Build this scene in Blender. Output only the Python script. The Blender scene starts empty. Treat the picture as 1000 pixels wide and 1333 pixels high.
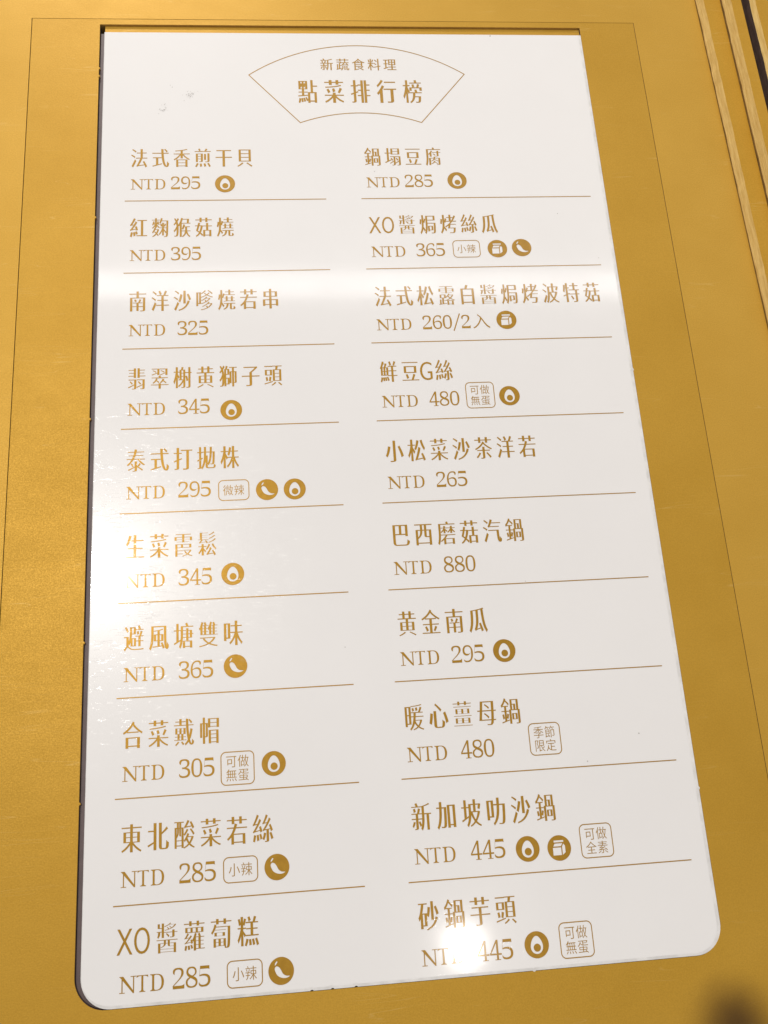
import bpy, bmesh, math, random
from mathutils import Matrix, Vector
from mathutils.geometry import interpolate_bezier, delaunay_2d_cdt

random.seed(7)
S = bpy.context.scene
COL = S.collection
U = 0.025                       # one row of the menu is 25 mm; plan units below are rows, y downwards

def W(x, y, z=0.0):
    """plan units (x right, y down the menu, z up) -> metres"""
    return Vector((x * U, -y * U, z * U))

# ------------------------------------------------------------------ camera
def rodrigues(r):
    v = Vector(r); t = v.length; k = v / t
    K = Matrix(((0, -k.z, k.y), (k.z, 0, -k.x), (-k.y, k.x, 0)))
    return Matrix.Identity(3) + K * math.sin(t) + (K @ K) * (1 - math.cos(t))
CAM_ROT = rodrigues((-0.28316324560575734, -0.08512687227121009, -0.0553083781671373))
CAM_T = Vector((-3.179078783121117, -3.8118773093073908, 10.90181312112041))
CC = -(CAM_ROT.transposed() @ CAM_T)          # camera in plan units (z away from the viewer)
cam_d = bpy.data.cameras.new('camera')
cam_d.sensor_fit = 'HORIZONTAL'; cam_d.sensor_width = 36.0
cam_d.lens = 36.0 * 1157.69 / 1000.0
cam_d.clip_start = 0.01; cam_d.clip_end = 50.0
cam = bpy.data.objects.new('camera', cam_d); COL.objects.link(cam)
D = Matrix(((1, 0, 0), (0, -1, 0), (0, 0, -1)))
rot = (D @ CAM_ROT @ D).transposed()
cam.matrix_world = Matrix.Translation(W(CC.x, CC.y, -CC.z)) @ rot.to_4x4()
S.camera = cam

# ------------------------------------------------------------------ view, world, lamps
S.view_settings.view_transform = 'Standard'
S.view_settings.look = 'None'
S.view_settings.exposure = 0.0
S.view_settings.gamma = 1.0
S.view_settings.use_curve_mapping = False
try: S.cycles.use_denoising = True
except Exception: pass
world = bpy.data.worlds.new('World'); S.world = world; world.use_nodes = True
bg = world.node_tree.nodes['Background']
bg.inputs['Color'].default_value = (1.0, 0.98, 0.955, 1); bg.inputs['Strength'].default_value = 0.37

def bounce(u, v, h):
    """plan point at height h from which a lamp mirrors into the card at (u, v)"""
    k = h / -CC.z
    return W(u + (u - CC.x) * k, v + (v - CC.y) * k, h)

def area(name, loc, aim, power, size, size_y=None, color=(1, 0.95, 0.89), shape='DISK', spread=180):
    d = bpy.data.lights.new(name, 'AREA'); d.energy = power; d.color = color
    d.shape = shape; d.size = size
    if size_y: d.size_y = size_y
    d.spread = math.radians(spread)
    o = bpy.data.objects.new(name, d); COL.objects.link(o)
    o.location = loc
    o.rotation_euler = (Vector(aim) - Vector(loc)).to_track_quat('-Z', 'Y').to_euler()
    return o

CENTRE = W(2.9, 3.5)
area('downlight', bounce(-0.22, 4.64, 88), CENTRE, 16, 0.10)
area('downlight', bounce(3.42, 8.62, 88), CENTRE, 1.7, 0.05)
area('fill_lamp', W(-10, -62, 30), CENTRE, 15, 0.16)  # unseen lamp, added so the card grows brighter towards its top
# the pale ceiling panel beyond the table head and the light strip along its near edge
p0 = bounce(3.0, 1.38, 88); p1 = bounce(3.0, -3.4, 88)
pc = (p0 + p1) / 2; ln = (p1 - p0).length
def flat(name, loc, power, sx, sy, color=(1, 0.96, 0.92), rz=0.0):
    o = area(name, loc, loc + Vector((0, 0, -1)), power, sx, sy, color, 'RECTANGLE')
    o.rotation_euler = (0, 0, rz)
    return o
flat('ceiling_panel', pc, 0.75 * math.pi * 4.2 * ln, 4.2, ln)
flat('light_strip', p0 + Vector((0, 0.03, -0.02)), 6.4 * math.pi * 4.2 * 0.085, 4.2, 0.085, (1, 0.97, 0.95), math.radians(-1.2))

# ------------------------------------------------------------------ materials
def mat(name):
    m = bpy.data.materials.new(name); m.use_nodes = True
    nt = m.node_tree; return m, nt, nt.nodes['Principled BSDF']
def N(nt, kind, **kw):
    n = nt.nodes.new(kind)
    for k, v in kw.items(): setattr(n, k, v)
    return n
def math_(nt, op, a, b=None, clamp=False):
    n = N(nt, 'ShaderNodeMath', operation=op, use_clamp=clamp)
    for i, v in enumerate((a, b)):
        if v is None: continue
        if isinstance(v, (int, float)): n.inputs[i].default_value = v
        else: nt.links.new(v, n.inputs[i])
    return n.outputs[0]
def noise(nt, vec, scale, detail=2.0, rough=0.5):
    n = N(nt, 'ShaderNodeTexNoise'); n.inputs['Scale'].default_value = scale
    n.inputs['Detail'].default_value = detail; n.inputs['Roughness'].default_value = rough
    nt.links.new(vec, n.inputs['Vector']); return n.outputs['Fac']
def coords(nt):
    return N(nt, 'ShaderNodeNewGeometry').outputs['Position']
def mapped(nt, vec, rz=0.0, scale=(1, 1, 1), loc=(0, 0, 0)):
    n = N(nt, 'ShaderNodeMapping'); n.inputs['Rotation'].default_value = (0, 0, rz)
    n.inputs['Scale'].default_value = scale; n.inputs['Location'].default_value = loc
    nt.links.new(vec, n.inputs['Vector']); return n.outputs[0]
def ramp(nt, f, a, b, va=0.0, vb=1.0):
    n = N(nt, 'ShaderNodeMapRange'); n.clamp = True
    for i, v in ((1, a), (2, b), (3, va), (4, vb)): n.inputs[i].default_value = v
    nt.links.new(f, n.inputs[0]); return n.outputs[0]
def mixc(nt, f, a, b):
    n = N(nt, 'ShaderNodeMix', data_type='RGBA')
    if isinstance(f, (int, float)): n.inputs[0].default_value = f
    else: nt.links.new(f, n.inputs[0])
    for i, v in ((6, a), (7, b)):
        if isinstance(v, tuple): n.inputs[i].default_value = (*v, 1)
        else: nt.links.new(v, n.inputs[i])
    return n.outputs[2]
def hairs(nt, pos, angle, along, across, width, sparse, seed):
    """hairline scratches: the contour of a noise stretched along one direction, kept only in patches"""
    a = noise(nt, mapped(nt, pos, angle, (along, across, 1), (seed * 3.1, seed * 1.7, 0)), 1.0, 1.0)
    line = ramp(nt, math_(nt, 'ABSOLUTE', math_(nt, 'SUBTRACT', a, 0.5)), 0.0, width, 1.0, 0.0)
    b = noise(nt, mapped(nt, pos, angle, (along * 1.6, across * .35, 1), (seed * 7.7, seed, 3)), 1.0, 1.0)
    return math_(nt, 'MULTIPLY', line, ramp(nt, b, sparse, sparse + 0.08))

def gloss_layer(nt, bs, pos, amount=1.0):
    """the scratched clear lamination: shared by the white card and the ink beneath it"""
    m = None
    for ang, al, ac, wd, sp, sd in ((0.75, 120, 1000, .013, .56, 1), (-0.45, 130, 1100, .011, .57, 2),
                                   (1.25, 90, 900, .011, .58, 3), (0.3, 110, 1000, .012, .57, 4)):
        h = hairs(nt, pos, ang, al, ac, wd, sp, sd)
        m = h if m is None else math_(nt, 'MAXIMUM', m, h)
    v = N(nt, 'ShaderNodeVectorMath', operation='DISTANCE'); v.inputs[1].default_value = W(-.2, 4.5, 0)
    nt.links.new(pos, v.inputs[0])                     # the lamination is most worn where hands slide it in and out
    m = math_(nt, 'MULTIPLY', m, ramp(nt, v.outputs['Value'], 0.9 * U, 3.0 * U, .75, .05))
    fine = noise(nt, pos, 900, 2, .6)
    wave = noise(nt, pos, 55, 1, .5)
    h = math_(nt, 'ADD', math_(nt, 'MULTIPLY', m, -1.0 * amount), math_(nt, 'MULTIPLY', fine, 0.04))
    h = math_(nt, 'ADD', h, math_(nt, 'MULTIPLY', wave, 0.3))
    bp = N(nt, 'ShaderNodeBump'); bp.inputs['Strength'].default_value = 0.55
    bp.inputs['Distance'].default_value = 0.00002
    nt.links.new(h, bp.inputs['Height'])
    nt.links.new(bp.outputs[0], bs.inputs['Coat Normal'])
    nt.links.new(bp.outputs[0], bs.inputs['Normal'])
    bs.inputs['Coat Weight'].default_value = 0.75
    r = math_(nt, 'ADD', math_(nt, 'MULTIPLY', m, 0.22), ramp(nt, noise(nt, pos, 40, 3, .6), .3, .7, .05, .085))
    nt.links.new(r, bs.inputs['Coat Roughness'])
    return m

def make_white():
    m, nt, bs = mat('white_laminate'); pos = coords(nt)
    gloss_layer(nt, bs, pos)
    blotch = ramp(nt, noise(nt, pos, 18, 4, .6), .3, .7)
    c = mixc(nt, blotch, (.82, .80, .79), (.845, .825, .815))
    speck = ramp(nt, noise(nt, pos, 420, 1, .4), .845, .87)
    c = mixc(nt, speck, c, (.42, .38, .33))
    nt.links.new(c, bs.inputs['Base Color'])
    bs.inputs['Roughness'].default_value = 0.26; bs.inputs['Specular IOR Level'].default_value = .3
    return m
def make_ink():
    m, nt, bs = mat('gold_ink'); pos = coords(nt)
    gloss_layer(nt, bs, pos)
    c = mixc(nt, ramp(nt, noise(nt, pos, 700, 2, .6), .3, .7), (.37, .192, .010), (.43, .228, .015))
    nt.links.new(c, bs.inputs['Base Color'])
    bs.inputs['Metallic'].default_value = 0.3; bs.inputs['Roughness'].default_value = 0.36
    bs.inputs['Specular IOR Level'].default_value = .2
    return m
def make_gold(name, a, b, metallic=.33, rough=.48, sd=0.0, dark_spot=None):
    m, nt, bs = mat(name); pos = mapped(nt, coords(nt), 0, (1, 1, 1), (sd, sd * .7, 0))
    cloud = ramp(nt, noise(nt, pos, 30, 4, .6), .3, .7)
    grain = noise(nt, pos, 2600, 2, .6)
    c = mixc(nt, cloud, a, b)
    c = mixc(nt, ramp(nt, grain, .35, .65, 0, .22), c, tuple(v * .62 for v in a))
    s = None
    for ang, al, ac, wd, sp, k in ((0.28, 22, 420, .010, .60, 11), (1.35, 18, 380, .010, .62, 12), (0.02, 30, 500, .008, .60, 13)):
        h = hairs(nt, pos, ang, al, ac, wd, sp, k + sd)
        s = h if s is None else math_(nt, 'MAXIMUM', s, h)
    c = mixc(nt, math_(nt, 'MULTIPLY', s, 0.36), c, (.66, .44, .14))
    if dark_spot:      # a round dark brown spot in the base colour, fading outwards
        v = N(nt, 'ShaderNodeVectorMath', operation='DISTANCE'); v.inputs[1].default_value = W(*dark_spot, -.003)
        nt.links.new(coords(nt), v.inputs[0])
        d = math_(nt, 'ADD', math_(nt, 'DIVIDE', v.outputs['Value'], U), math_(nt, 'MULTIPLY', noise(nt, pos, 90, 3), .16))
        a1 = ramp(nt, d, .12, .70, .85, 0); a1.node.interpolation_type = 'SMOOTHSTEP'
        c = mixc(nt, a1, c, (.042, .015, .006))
    nt.links.new(c, bs.inputs['Base Color'])
    bs.inputs['Metallic'].default_value = metallic; bs.inputs['Specular IOR Level'].default_value = .3
    rub = ramp(nt, noise(nt, mapped(nt, pos, .4, (1, 2.2, 1)), 70, 5, .65), .35, .68, -.02, .03)   # rubbed and handled patches
    nt.links.new(math_(nt, 'ADD', rub, ramp(nt, grain, .3, .7, rough - .06, rough + .08)), bs.inputs['Roughness'])
    weave = noise(nt, mapped(nt, pos, 0, (1, 1.6, 1)), 1500, 2, .6)
    bp = N(nt, 'ShaderNodeBump'); bp.inputs['Strength'].default_value = .5; bp.inputs['Distance'].default_value = .00005
    nt.links.new(math_(nt, 'ADD', weave, math_(nt, 'MULTIPLY', noise(nt, pos, 120, 2), 1.2)), bp.inputs['Height'])
    nt.links.new(bp.outputs[0], bs.inputs['Normal'])
    return m
def make_edge(name, a, b, sy=1400):
    """raw cut edge of a board: fibres running along the cut"""
    m, nt, bs = mat(name); pos = coords(nt)
    f = noise(nt, mapped(nt, pos, 0, (900, 120, sy)), 1.0, 4, .7)
    c = mixc(nt, ramp(nt, f, .32, .68), a, b)
    nt.links.new(c, bs.inputs['Base Color']); bs.inputs['Roughness'].default_value = .7
    bp = N(nt, 'ShaderNodeBump'); bp.inputs['Strength'].default_value = .8; bp.inputs['Distance'].default_value = .0003
    nt.links.new(f, bp.inputs['Height']); nt.links.new(bp.outputs[0], bs.inputs['Normal'])
    return m
def plain(name, c, rough=.6):
    m, nt, bs = mat(name); pos = coords(nt)
    k = mixc(nt, ramp(nt, noise(nt, pos, 300, 3), .3, .7), tuple(v * .8 for v in c), c)
    nt.links.new(k, bs.inputs['Base Color']); bs.inputs['Roughness'].default_value = rough
    return m

M_white, M_ink = make_white(), make_ink()
M_gold = make_gold('gold_board', (.55, .308, .036), (.60, .345, .048))
M_inlay = make_gold('gold_inlay', (.51, .28, .026), (.56, .315, .036), sd=3.0, dark_spot=(6.07, 9.58))
M_step = make_gold('gold_step', (.51, .27, .02), (.56, .31, .03), sd=7.0)
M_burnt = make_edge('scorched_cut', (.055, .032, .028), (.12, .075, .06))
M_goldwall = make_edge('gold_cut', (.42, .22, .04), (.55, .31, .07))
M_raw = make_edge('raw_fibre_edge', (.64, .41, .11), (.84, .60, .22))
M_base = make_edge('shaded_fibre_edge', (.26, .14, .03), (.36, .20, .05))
M_lip = plain('frosted_lip', (.84, .82, .80), .35)
M_smudge = plain('pencil_smudge', (.52, .49, .46))
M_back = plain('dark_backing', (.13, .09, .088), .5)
M_dark = plain('dark_table', (.02, .012, .009), .5)

# ------------------------------------------------------------------ mesh helpers
def link(name, me, m, parent=None):
    o = bpy.data.objects.new(name, me); COL.objects.link(o)
    for k in (m if isinstance(m, (list, tuple)) else [m]): me.materials.append(k)
    if parent: o.parent = parent
    return o
def empty(name, loc, parent=None):
    o = bpy.data.objects.new(name, None); COL.objects.link(o); o.location = loc
    o.empty_display_size = .01
    if parent: o.parent = parent
    return o
def tag(o, label=None, cat=None, group=None, kind=None):
    for k, v in (('label', label), ('category', cat), ('group', group), ('kind', kind)):
        if v: o[k] = v
    return o

def area2(l): return sum(l[i][0] * l[(i + 1) % len(l)][1] - l[(i + 1) % len(l)][0] * l[i][1] for i in range(len(l))) / 2
def inset(loop, fn):
    """move every vertex inwards (into the solid); fn(nx, ny) gives the inset for an edge whose outward normal is (nx, ny)"""
    n = len(loop); out = []
    s = 1 if area2(loop) > 0 else -1
    def nrm(i):
        a, b = loop[i], loop[(i + 1) % n]
        dx, dy = b[0] - a[0], b[1] - a[1]; L = math.hypot(dx, dy) or 1e-12
        return s * dy / L, -s * dx / L
    for i in range(n):
        n1, n2 = nrm(i - 1), nrm(i)
        a1, a2 = -fn(*n1), -fn(*n2)
        det = n1[0] * n2[1] - n1[1] * n2[0]
        if abs(det) < .08:
            out.append((loop[i][0] + (n1[0] * a1 + n2[0] * a2) / 2, loop[i][1] + (n1[1] * a1 + n2[1] * a2) / 2))
        else:
            x = (a1 * n2[1] - a2 * n1[1]) / det; y = (n1[0] * a2 - n2[0] * a1) / det
            L = math.hypot(x, y); mx = 2.2 * max(abs(a1), abs(a2), 1e-9)
            if L > mx: x *= mx / L; y *= mx / L
            out.append((loop[i][0] + x, loop[i][1] + y))
    return out

def crossings(loops, x, y):
    """signed winding number and crossing count of the point in the loops"""
    w = c = 0
    for l in loops:
        x0, y0 = l[-1][0], l[-1][1]
        for p in l:
            x1, y1 = p[0], p[1]
            if (y0 > y) != (y1 > y) and x < x0 + (y - y0) / (y1 - y0) * (x1 - x0):
                c += 1; w += 1 if y1 > y0 else -1
            x0, y0 = x1, y1
    return w, c
def triangulate(loops, wind):
    pts = [Vector((p[0], p[1])) for l in loops for p in l]; edges = []; k = 0
    for l in loops:
        n = len(l); edges += [(k + i, k + (i + 1) % n) for i in range(n)]; k += n
    v, _, f, src, _, _ = delaunay_2d_cdt(pts, edges, [], 0, 1e-6)
    out = []
    for t in f:
        cx = sum(v[i].x for i in t) / len(t); cy = sum(v[i].y for i in t) / len(t)
        w, c = crossings(loops, cx, cy)
        if (w > 0) if wind else (c % 2): out.append(t)
    return v, out, src
def cap(bm, rings):
    flat_ = [b for r in rings for b in r]
    v, tris, src = triangulate([[(b.co.x / U, b.co.y / U) for b in r] for r in rings], False)
    for t in tris:
        q = [flat_[src[i][0]] for i in t]
        if len(set(q)) == 3:
            try: bm.faces.new(q)
            except ValueError: pass

def plate(outline, holes, z0, z1, chamfer=.012, drop=None, side=None, bottom=True, lip=None):
    """solid plate in plan units (y down). chamfer: number or fn(nx,ny); side(nx,ny,is_hole)->material slot"""
    fn = chamfer if callable(chamfer) else (lambda a, b: chamfer)
    bm = bmesh.new(); tops = []; bots = []
    for hi, loop in enumerate([outline] + holes):
        hole = hi > 0
        ins = inset(loop, (lambda a, b: -fn(-a, -b)) if hole else fn)
        n = len(loop)
        dr = []
        for i in range(n):
            d = math.hypot(ins[i][0] - loop[i][0], ins[i][1] - loop[i][1])
            dr.append(drop if drop is not None else d)
        A = [bm.verts.new(W(*ins[i], z1)) for i in range(n)]
        B = [bm.verts.new(W(*loop[i], z1 - dr[i])) for i in range(n)]
        Cc = [bm.verts.new(W(*loop[i], z0)) for i in range(n)]
        s = 1 if area2(loop) > 0 else -1
        for i in range(n):
            j = (i + 1) % n
            dx, dy = loop[j][0] - loop[i][0], loop[j][1] - loop[i][1]; L = math.hypot(dx, dy) or 1
            nx, ny = s * dy / L, -s * dx / L
            if hole: nx, ny = -nx, -ny
            k = side(nx, ny, hole) if side else 0
            f = bm.faces.new((A[i], A[j], B[j], B[i])); f.material_index = (lip if lip is not None else 0)
            f = bm.faces.new((B[i], B[j], Cc[j], Cc[i])); f.material_index = k
        tops.append(A); bots.append(Cc)
    cap(bm, tops)
    if bottom: cap(bm, bots)
    bmesh.ops.recalc_face_normals(bm, faces=bm.faces)
    me = bpy.data.meshes.new('plate'); bm.to_mesh(me); bm.free()
    return me

def rect(x0, y0, x1, y1): return [(x0, y0), (x1, y0), (x1, y1), (x0, y1)]
def arc(cx, cy, r, a0, a1, n):
    return [(cx + r * math.cos(math.radians(a0 + (a1 - a0) * i / n)), cy + r * math.sin(math.radians(a0 + (a1 - a0) * i / n))) for i in range(n + 1)]
def round_rect(x0, y0, x1, y1, r, n=6):
    return (arc(x1 - r, y0 + r, r, -90, 0, n) + arc(x1 - r, y1 - r, r, 0, 90, n)
            + arc(x0 + r, y1 - r, r, 90, 180, n) + arc(x0 + r, y0 + r, r, 180, 270, n))

def tray_outline(x0, y0, x1, y1, r, ticks=(), tw=.02, td=.02):
    """square top corners, rounded bottom corners; ticks = small burrs left by the cutting on ('l'|'r'|'b', position, sign)"""
    P = [(x0, y0), (x1, y0)]
    for k, p, sg in sorted((t for t in ticks if t[0] == 'r'), key=lambda t: t[1]):
        P += [(x1, p - tw), (x1 - sg * td, p - tw * .3), (x1 - sg * td * .8, p + tw * .5), (x1, p + tw)]
    P += arc(x1 - r, y1 - r, r, 0, 90, 12)
    for k, p, sg in sorted((t for t in ticks if t[0] == 'b'), key=lambda t: -t[1]):
        P += [(p + tw, y1), (p + tw * .3, y1 - sg * td), (p - tw * .5, y1 - sg * td * .8), (p - tw, y1)]
    P += arc(x0 + r, y1 - r, r, 90, 180, 12)
    for k, p, sg in sorted((t for t in ticks if t[0] == 'l'), key=lambda t: -t[1]):
        P += [(x0, p + tw), (x0 + sg * td, p + tw * .3), (x0 + sg * td * .8, p - tw * .5), (x0, p - tw)]
    return P

# ------------------------------------------------------------------ flat printed shapes
def fill_mesh(loops, z, wind=False):
    """loops in plan units with y UP inside (already placed); filled flat mesh at height z.
    wind: lettering (interior = positive winding, glyph by glyph); otherwise even-odd"""
    verts = []; faces = []
    for grp in (loops if wind else [loops]):
        v, tris, _ = triangulate(grp, wind); k = len(verts)
        verts += [(p.x * U, p.y * U, z * U) for p in v]
        for t in tris:
            a, b, c = (v[i] for i in t)
            if (b - a).cross(c - a) < 0: t = t[::-1]
            faces.append([k + i for i in t])
    me = bpy.data.meshes.new('print'); me.from_pydata(verts, [], faces); me.update()
    return me

GL = {}
def glyph(ch):
    if ch in GL: return GL[ch]
    cu = bpy.data.curves.new('glyph', 'FONT'); cu.body = ch; cu.size = 1.0; cu.resolution_u = 4
    o = bpy.data.objects.new('glyph', cu); COL.objects.link(o)
    dg = bpy.context.evaluated_depsgraph_get()
    c2 = o.evaluated_get(dg).to_curve(dg)
    loops = []
    for sp in c2.splines:
        b = sp.bezier_points; n = len(b); L = []
        for i in range(n):
            p, q = b[i], b[(i + 1) % n]
            straight = (p.handle_right - p.co).cross(q.co - p.co).length < 1e-5 and (q.handle_left - q.co).cross(q.co - p.co).length < 1e-5
            if straight: seg = [p.co, q.co]
            else: seg = interpolate_bezier(p.co, p.handle_right, q.handle_left, q.co, 6)
            for v in seg[:-1]:
                if not L or math.hypot(v[0] - L[-1][0], v[1] - L[-1][1]) > 1e-4: L.append((v[0], v[1]))
        if len(L) > 2: loops.append(L)
    o.evaluated_get(dg).to_curve_clear()
    bpy.data.objects.remove(o); bpy.data.curves.remove(cu)
    if sum(area2(l) for l in loops) < 0: loops = [l[::-1] for l in loops]
    GL[ch] = loops
    return loops
def weighted(loops, dx, dy):
    """swell upright strokes by dx and level strokes by dy (em), for a thick-and-thin face"""
    s = 1 if sum(area2(l) for l in loops) > 0 else -1
    out = []
    for l in loops:
        own = 1 if area2(l) > 0 else -1
        sg = -1 if own == s else 1                # inset() takes 'into the loop'; holes go the other way
        out.append(inset(l, lambda a, b: sg * (a * a * dx + b * b * dy)))
    return out
def cjk(ch, x, yc, w, h, dx=.012, dy=-.012):
    """one full-width character in a cell w wide and h tall whose left is x and centre yc (y down)"""
    return [[(x + p[0] * w, -yc + (p[1] - .375) * h) for p in l] for l in weighted(glyph(ch), dx, dy)]
def contrast(ch, base=.036):
    """plain characters take more weight in their uprights than crowded ones"""
    per = sum(math.hypot(l[i][0] - l[i - 1][0], l[i][1] - l[i - 1][1]) for l in glyph(ch) for i in range(len(l)))
    return max(.010, base - .0013 * per), -.017
def bbox(loops):
    xs = [p[0] for l in loops for p in l]; ys = [p[1] for l in loops for p in l]
    return min(xs), min(ys), max(xs), max(ys)
def fit(loops, x0, y0, x1, y1):
    """place loops into the box x0..x1, y0 (bottom) .. y1 (top), both y down"""
    a, b, c, d = bbox(loops)
    return [[(x0 + (p[0] - a) / (c - a) * (x1 - x0), -(y0 + (p[1] - b) / (d - b) * (y1 - y0))) for p in l] for l in loops]

MB = {c: chr(0x1D400 + ord(c) - 65) for c in 'NTD'}
MB.update({str(i): chr(0x1D7CE + i) for i in range(10)})
def serif(ch, x, base, size, sx=1.0, dx=-.036, dy=-.004):
    """book serif letter thinned from a bold one; returns placed loops and the right end"""
    g = weighted(glyph(MB.get(ch, ch)), dx, dy)
    return [[(x + p[0] * size * sx, -base + p[1] * size) for p in l] for l in g]

HAND = {   # letters whose hairlines are drawn outright, in a unit box
    'N': [[(.13, 0), (.195, 0), (.195, .93), (.13, .93)], [(.04, .955), (.80, -.02), (.87, -.02), (.87, .06), (.23, 1), (0, 1), (0, .965)],
          [(.805, 0), (.87, 0), (.87, 1), (.805, 1)], [(0, 0), (.33, 0), (.33, .045), (0, .045)], [(.66, .955), (1, .955), (1, 1), (.66, 1)]],
    '4': [[(.0, .25), (1, .25), (1, .33), (.0, .33)], [(0, .25), (.10, .25), (.12, .33), (.66, .93), (.66, 1), (.58, 1), (0, .33)],
          [(.57, 0), (.74, 0), (.74, 1), (.57, 1)], [(.42, 0), (.90, 0), (.90, .035), (.42, .035)]]}
def letter(ch, x0, y0, x1, y1):
    if ch in HAND:
        out = []
        for l in HAND[ch]:
            q = [(x0 + p[0] * (x1 - x0), -(y0 + p[1] * (y1 - y0))) for p in l]
            out.append(q if area2(q) > 0 else q[::-1])
        return out
    return fit(weighted(glyph(MB.get(ch, ch)), -.034, -.002), x0, y0, x1, y1)
INK_Z = .0016
# ------------------------------------------------------------------ setting
o = link('tabletop', plate(rect(-14, -16, 22, 24), [], -1.2, -.42, .01), M_dark); tag(o, kind='structure')

# ------------------------------------------------------------------ menu board: panel with an inlaid window frame
board = empty('menu_board', W(2.9, 3.3, -.4))
tag(board, 'gold menu board with a scored inlaid frame round the white menu card', 'menu board')
def adopt(o, root):
    o.parent = root; o.matrix_parent_inverse = root.matrix_world.inverted() if False else Matrix.Translation(-root.location)
    return o
FX0, FX1, FY0, FY1 = -1.215, 6.845, -2.775, 12.0
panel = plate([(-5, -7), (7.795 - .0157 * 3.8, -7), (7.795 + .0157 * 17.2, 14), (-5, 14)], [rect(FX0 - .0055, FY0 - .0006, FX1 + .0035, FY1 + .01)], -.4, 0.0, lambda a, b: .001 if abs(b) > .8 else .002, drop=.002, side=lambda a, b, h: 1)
adopt(link('panel', panel, [M_gold, M_burnt]), board)
TK = [('l', -1.99, 1), ('l', -1.87, 1), ('l', .22, 1), ('l', 2.86, 1), ('l', 5.4, 1), ('l', 7.02, 1),
      ('r', -1.84, 1), ('r', .36, 1), ('r', 2.48, 1), ('r', 3.72, 1), ('r', 7.86, 1), ('r', 8.2, 1)]
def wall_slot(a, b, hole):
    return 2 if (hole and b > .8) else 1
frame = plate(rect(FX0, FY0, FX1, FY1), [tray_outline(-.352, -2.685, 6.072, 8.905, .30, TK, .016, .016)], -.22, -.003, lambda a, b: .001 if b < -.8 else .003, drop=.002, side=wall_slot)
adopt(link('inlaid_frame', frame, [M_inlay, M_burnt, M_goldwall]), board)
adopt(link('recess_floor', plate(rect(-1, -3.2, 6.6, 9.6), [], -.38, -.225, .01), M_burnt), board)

# ------------------------------------------------------------------ stepped boards along the right
def strip(name, label, x0, x1, z1, rz, base_z, wall=1, y0=-9, y1=14):
    root = empty(name, W(x0, -3.2, -.4)); root.rotation_euler = (0, 0, math.radians(rz))
    tag(root, label, 'board', 'boards stepping up along the right of the menu board')
    n = 220; left = []
    for i in range(n + 1):
        y = y1 + (y0 - y1) * i / n
        left.append((x0 + random.uniform(-.004, .004), y))
    out = [(x1, y0), (x1, y1)] + left
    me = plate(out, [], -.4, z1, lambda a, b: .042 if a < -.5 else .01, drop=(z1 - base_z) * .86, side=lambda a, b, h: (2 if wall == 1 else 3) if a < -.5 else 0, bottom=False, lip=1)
    o = link('slab', me, [M_step, M_raw, M_base, M_burnt], root)
    o.matrix_parent_inverse = Matrix.Translation(-root.location)
    return root
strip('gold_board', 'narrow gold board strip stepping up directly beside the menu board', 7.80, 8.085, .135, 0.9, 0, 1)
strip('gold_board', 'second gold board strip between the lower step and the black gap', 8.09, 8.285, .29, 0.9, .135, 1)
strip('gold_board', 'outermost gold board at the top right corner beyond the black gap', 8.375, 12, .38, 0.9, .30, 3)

# ------------------------------------------------------------------ the card
card_root = empty('menu_card', W(2.9, 3.2, -.2))
tag(card_root, 'glossy white menu card printed with two columns of gold dishes and prices', 'menu')
def put(o, root=card_root):
    """parent keeping the mesh where it was built"""
    o.parent = root
    t = Vector((0, 0, 0)); r = root
    while r is not None: t += r.location; r = r.parent
    o.matrix_parent_inverse = Matrix.Translation(-t)
    return o
CT = [('b', 1.9, 1), ('b', 2.33, 1), ('b', 4.1, -1), ('b', 2.1, 1), ('r', 2.44, -1), ('r', 7.3, -1)]
def edge_round(a, b):
    return .008 + .030 * max(0, a) ** 2 + .020 * max(0, b) ** 2
sheet = plate(tray_outline(-.294, -2.56, 6.069, 8.901, .29, CT, .018, .010), [], -.028, 0.0, edge_round, drop=.003, side=lambda a, b, h: 1, lip=1)
put(link('sheet', sheet, [M_white, M_lip]))
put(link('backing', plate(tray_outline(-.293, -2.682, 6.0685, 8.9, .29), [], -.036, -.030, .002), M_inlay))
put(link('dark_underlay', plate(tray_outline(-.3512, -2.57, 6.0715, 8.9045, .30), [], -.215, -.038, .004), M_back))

def ring(outer, w):
    return [[(p[0], -p[1]) for p in outer], [(p[0], -p[1]) for p in inset(outer, lambda a, b: w)]]
def stroke(pts, w):
    """closed band along a polyline (plan, y down)"""
    L = []; R = []
    n = len(pts)
    for i in range(n):
        a = pts[max(0, i - 1)]; b = pts[min(n - 1, i + 1)]
        dx, dy = b[0] - a[0], b[1] - a[1]; l = math.hypot(dx, dy)
        L.append((pts[i][0] - dy / l * w / 2, -(pts[i][1] + dx / l * w / 2)))
        R.append((pts[i][0] + dy / l * w / 2, -(pts[i][1] - dx / l * w / 2)))
    c = L + R[::-1]
    return [c if area2(c) > 0 else c[::-1]]

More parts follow.
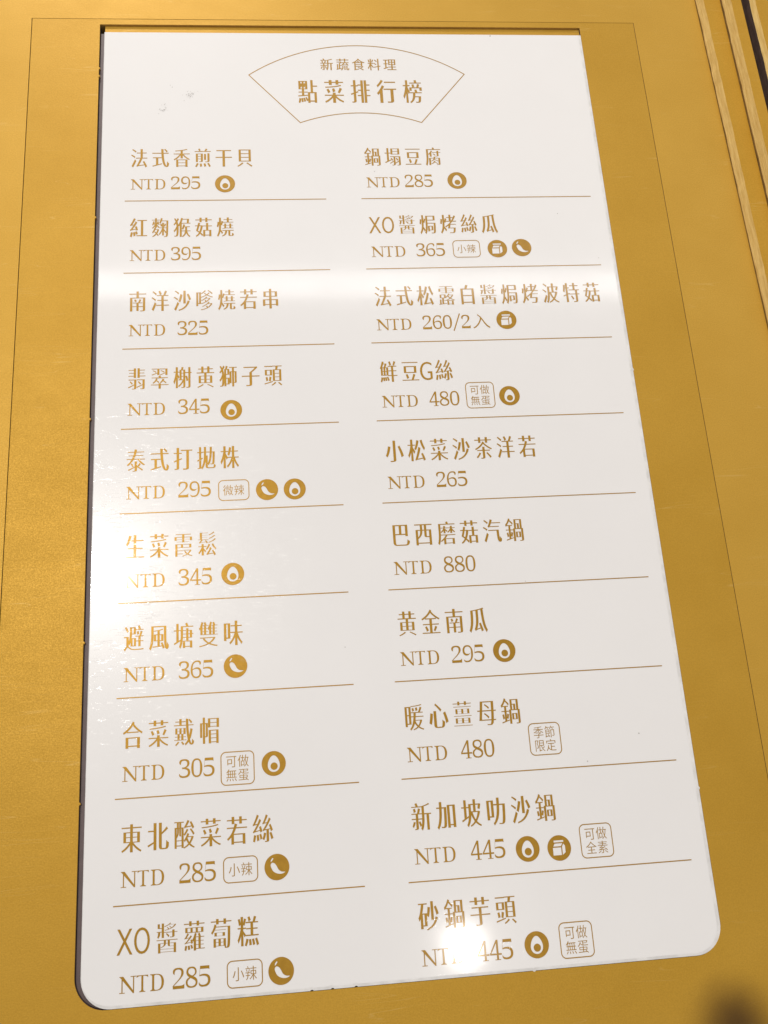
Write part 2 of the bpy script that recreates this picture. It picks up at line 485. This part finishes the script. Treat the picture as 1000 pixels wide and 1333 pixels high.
# fan-shaped heading
def circ(x0, y0, xm, ym, x1, y1, n):
    """arc through three points"""
    ax, ay, bx, by, cx, cy = x0, y0, xm, ym, x1, y1
    d = 2 * (ax * (by - cy) + bx * (cy - ay) + cx * (ay - by))
    ux = ((ax*ax+ay*ay)*(by-cy)+(bx*bx+by*by)*(cy-ay)+(cx*cx+cy*cy)*(ay-by))/d
    uy = ((ax*ax+ay*ay)*(cx-bx)+(bx*bx+by*by)*(ax-cx)+(cx*cx+cy*cy)*(bx-ax))/d
    r = math.hypot(ax-ux, ay-uy); a0 = math.atan2(ay-uy, ax-ux); a1 = math.atan2(cy-uy, cx-ux)
    return [(ux + r*math.cos(a0+(a1-a0)*i/n), uy + r*math.sin(a0+(a1-a0)*i/n)) for i in range(n+1)]
head = empty('heading', (0, 0, 0), card_root); tag(head, 'fan-shaped heading at the top of the card')
fan = circ(1.545, -1.885, 2.975, -2.367, 4.403, -1.905, 36) + circ(3.765, -1.132, 2.978, -1.285, 2.191, -1.135, 24)
put(link('fan_outline', fill_mesh(ring(fan, .011), INK_Z), M_ink), head)
L = []
for i, ch in enumerate('新蔬食料理'): L.append(cjk(ch, 2.485 + i * .2085, -2.055, .178, .205, .012, -.008))
put(link('subtitle', fill_mesh(L, INK_Z, True), M_ink), head)
L = []
for i, ch in enumerate('點菜排行榜'): L.append(cjk(ch, 2.175 + i * .344, -1.625, .262, .40, contrast(ch)[0] + (.010 if ch in '菜行' else .001), -.014))
put(link('title', fill_mesh(L, INK_Z, True), M_ink), head)

def disc(cx, cy, r=.124, n=48): return [(cx + r * math.cos(2*math.pi*i/n), -cy + r * math.sin(2*math.pi*i/n)) for i in range(n)]
def smooth(pts, n=5):
    out = []; k = len(pts)
    for i in range(k):
        p0, p1, p2, p3 = (pts[(i + j - 1) % k] for j in range(4))
        for s in range(n):
            t = s / n
            out.append(tuple(.5 * (2*p1[a] + (p2[a]-p0[a])*t + (2*p0[a]-5*p1[a]+4*p2[a]-p3[a])*t*t + (3*p1[a]-p0[a]-3*p2[a]+p3[a])*t**3) for a in (0, 1)))
    return out
def at(pts, cx, cy, r=.124): return [(cx + p[0] * r, -cy + p[1] * r) for p in pts]
def egg_icon(cx, cy):
    egg = []
    for i in range(40):
        a = 2 * math.pi * i / 40
        y = math.sin(a); x = math.cos(a) * (1 - .20 * y)
        egg.append((x * .49, y * .665 - .01))
    return [disc(cx, cy), at(egg, cx, cy), disc(cx + .003, cy + .027, .037, 24)]
def chili_icon(cx, cy):
    body = smooth([(-.50, .20), (-.44, -.06), (-.27, -.33), (.06, -.50), (.40, -.52), (.66, -.40), (.36, -.36), (.13, -.20), (-.01, .06), (-.16, .27), (-.36, .35)])
    stem = [(-.50, .40), (-.38, .48), (-.26, .66), (-.34, .72), (-.47, .56)]
    return [disc(cx, cy), at(body, cx, cy), at(stem, cx, cy)]
def milk_icon(cx, cy):
    front = [(-.54, -.56), (.16, -.56), (.16, .04), (-.54, .04)]
    roof = [(-.50, .13), (.15, .13), (.30, .36), (-.36, .36)]
    bar = [(-.42, .45), (.40, .45), (.40, .60), (-.42, .60)]
    side = [(.25, -.56), (.50, -.36), (.50, .16), (.37, .32), (.25, .10)]
    return [disc(cx, cy)] + [at(p, cx, cy) for p in (front, roof, bar, side)]
ICON = {'egg': egg_icon, 'chili': chili_icon, 'milk': milk_icon}
def tag_loops(text, cx, cy):
    two = len(text) == 4
    w, h = (.345, .335) if two else (.345, .245)
    L = ring(round_rect(cx - w/2, cy - h/2, cx + w/2, cy + h/2, .055, 8), .0095)
    rows = (text[:2], text[2:]) if two else (text,)
    for j, r in enumerate(rows):
        for i, ch in enumerate(r):
            L += cjk(ch, cx - .122 + i * .122, cy + ((j - .5) * .137 if two else 0), .118, .132 if two else .135, -.004, -.010)
    return L

def entry(col, k, name, digits, gap, icons, tags, tail=None):
    X = .07 if col == 0 else 2.99
    r = empty('menu_entry', (0, 0, 0), card_root)
    tag(r, 'menu entry reading ' + name + ' at NTD ' + digits + (tail or ''))
    # dish name
    L = []; x = X - .008
    i = 0
    while i < len(name):
        ch = name[i]
        if name[i:i+2] == 'XO':
            yc = k + .385
            gx = weighted(glyph('X'), .006, -.012); go = weighted(glyph('O'), .006, -.012)
            x0 = X - .03 if col == 0 else X - .01
            L.append(fit(gx, x0, yc + .115, x0 + .15, yc - .115))
            L.append(fit(go, x0 + .165, yc + .118, x0 + .315, yc - .118))
            x = x0 + .372; i += 2; continue
        if ch == 'G':
            L.append(fit(weighted(glyph('G'), .006, -.012), x - .012, k + .385 + .118, x + .135, k + .385 - .118))
            x += .168; i += 1; continue
        L.append(cjk(ch, x, k + .382, .214, .298, *contrast(ch)))
        x += .2605 if name != '鮮豆G絲' or i != 1 else .235
        i += 1
    put(link('dish_name', fill_mesh(L, INK_Z, True), M_ink), r)
    # price
    base = k + .835; L = []
    L.append(letter('N', X, base, X + .160, base - .146))
    L.append(letter('T', X + .154, base, X + .279, base - .146))
    L.append(letter('D', X + .287, base, X + .420, base - .146))
    d0 = X + gap + .008
    for j, ch in enumerate(digits):
        L.append(letter(ch, d0 + j * .123, base + .002, d0 + j * .123 + (.112 if ch != '4' else .118), base - .182))
    if tail:
        x = d0 + .375
        L.append(stroke([(x, base + .03), (x + .085, base - .20)], .014))
        L.append(letter('2', x + .10, base, x + .21, base - .18))
        L.append(cjk('入', x + .225, base - .09, .235, .22, -.006, -.012))
    put(link('price', fill_mesh(L, INK_Z, True), M_ink), r)
    for kind, cx, cy in icons:
        put(link(kind + '_icon', fill_mesh(ICON[kind](cx, cy), INK_Z), M_ink), r)
    for text, cx, cy in tags:
        put(link('note_stamp', fill_mesh(tag_loops(text, cx, cy), INK_Z), M_ink), r)
    if k < 7.5:
        a, b = (0, 2.469) if col == 0 else (2.9105, 5.8676)
        y = round(k + 1)
        put(link('divider', fill_mesh(stroke([(a, y), (b, y)], .0105), INK_Z), M_ink), r)

LEFT = [('法式香煎干貝', '295', .48, [('egg', 1.22, -.235)], []),
        ('紅麴猴菇燒', '395', .48, [], []),
        ('南洋沙嗲燒若串', '325', .555, [], []),
        ('翡翠榭黄獅子頭', '345', .56, [('egg', 1.24, 2.805)], []),
        ('泰式打拋株', '295', .56, [('chili', 1.62, 3.785), ('egg', 1.93, 3.79)], [('微辣', 1.25, 3.775)]),
        ('生菜霞鬆', '345', .56, [('egg', 1.22, 4.735)], []),
        ('避風塘雙味', '365', .56, [('chili', 1.23, 5.735)], []),
        ('合菜戴帽', '305', .56, [('egg', 1.60, 6.755)], [('可做無蛋', 1.23, 6.775)]),
        ('東北酸菜若絲', '285', .56, [('chili', 1.60, 7.755)], [('小辣', 1.24, 7.75)]),
        ('XO醬蘿蔔糕', '285', .495, [('chili', 1.61, 8.70)], [('小辣', 1.26, 8.695)])]
RIGHT = [('鍋塌豆腐', '285', .48, [('egg', 4.15, -.255)], []),
         ('XO醬焗烤絲瓜', '365', .55, [('milk', 4.57, .745), ('chili', 4.88, .735)], [('小辣', 4.18, .74)]),
         ('法式松露白醬焗烤波特菇', '260', .55, [('milk', 4.58, 1.735)], []),
         ('鮮豆G絲', '480', .55, [('egg', 4.51, 2.735)], [('可做無蛋', 4.16, 2.715)]),
         ('小松菜沙茶洋若', '265', .55, [], []),
         ('巴西磨菇汽鍋', '880', .55, [], []),
         ('黄金南瓜', '295', .55, [('egg', 4.13, 5.735)], []),
         ('暖心薑母鍋', '480', .56, [], [('季節限定', 4.47, 6.69)]),
         ('新加坡叻沙鍋', '445', .57, [('egg', 4.16, 7.77), ('milk', 4.49, 7.785)], [('可做全素', 4.89, 7.74)]),
         ('砂鍋芋頭', '445', .55, [('egg', 4.15, 8.67)], [('可做無蛋', 4.56, 8.655)])]
for col, rows in enumerate((LEFT, RIGHT)):
    for i, (nm, dg_, gap, ic, tg) in enumerate(rows):
        k = i - 1.0 if i < 9 else 7.94
        entry(col, k, nm, dg_, gap, ic, tg, '/2入' if nm.startswith('法式松露') else None)

# pencil-like smudges at the upper left of the card, and single specks
def marks(name, L):
    me = bpy.data.meshes.new(name); bm = bmesh.new()
    for l in L:
        f = bm.faces.new([bm.verts.new((p[0] * U, p[1] * U, INK_Z * U * 1.3)) for p in l])
        f.normal_update()
        if f.normal.z < 0: f.normal_flip()
    bm.to_mesh(me); bm.free()
    put(link(name, me, M_smudge))
for cx, cy, n, sp in ((.78, -1.56, 26, .055), (.46, -1.36, 16, .06)):
    x = cx - sp; y = cy + sp; P = []
    L = []
    for i in range(n):
        t = random.gauss(0, 1); q = random.gauss(0, .45)
        x = cx + t * sp * .9 + q * sp * .4; y = cy - t * sp * .5 + q * sp
        a = random.uniform(.3, 1.0); l = random.uniform(.006, .022)
        L += stroke([(x, y), (x + l * math.cos(a), y - l * math.sin(a))], random.uniform(.003, .006))
    marks('smudge', L)
for x, y in ((5.4, .25), (5.85, .9), (4.45, 4.98), (2.4, 5.6), (4.9, 6.95), (5.5, 6.7), (3.1, -.4), (.55, -1.72), (.575, -1.69)):
    marks('speck', [disc(x, y, random.uniform(.005, .009), 8)])
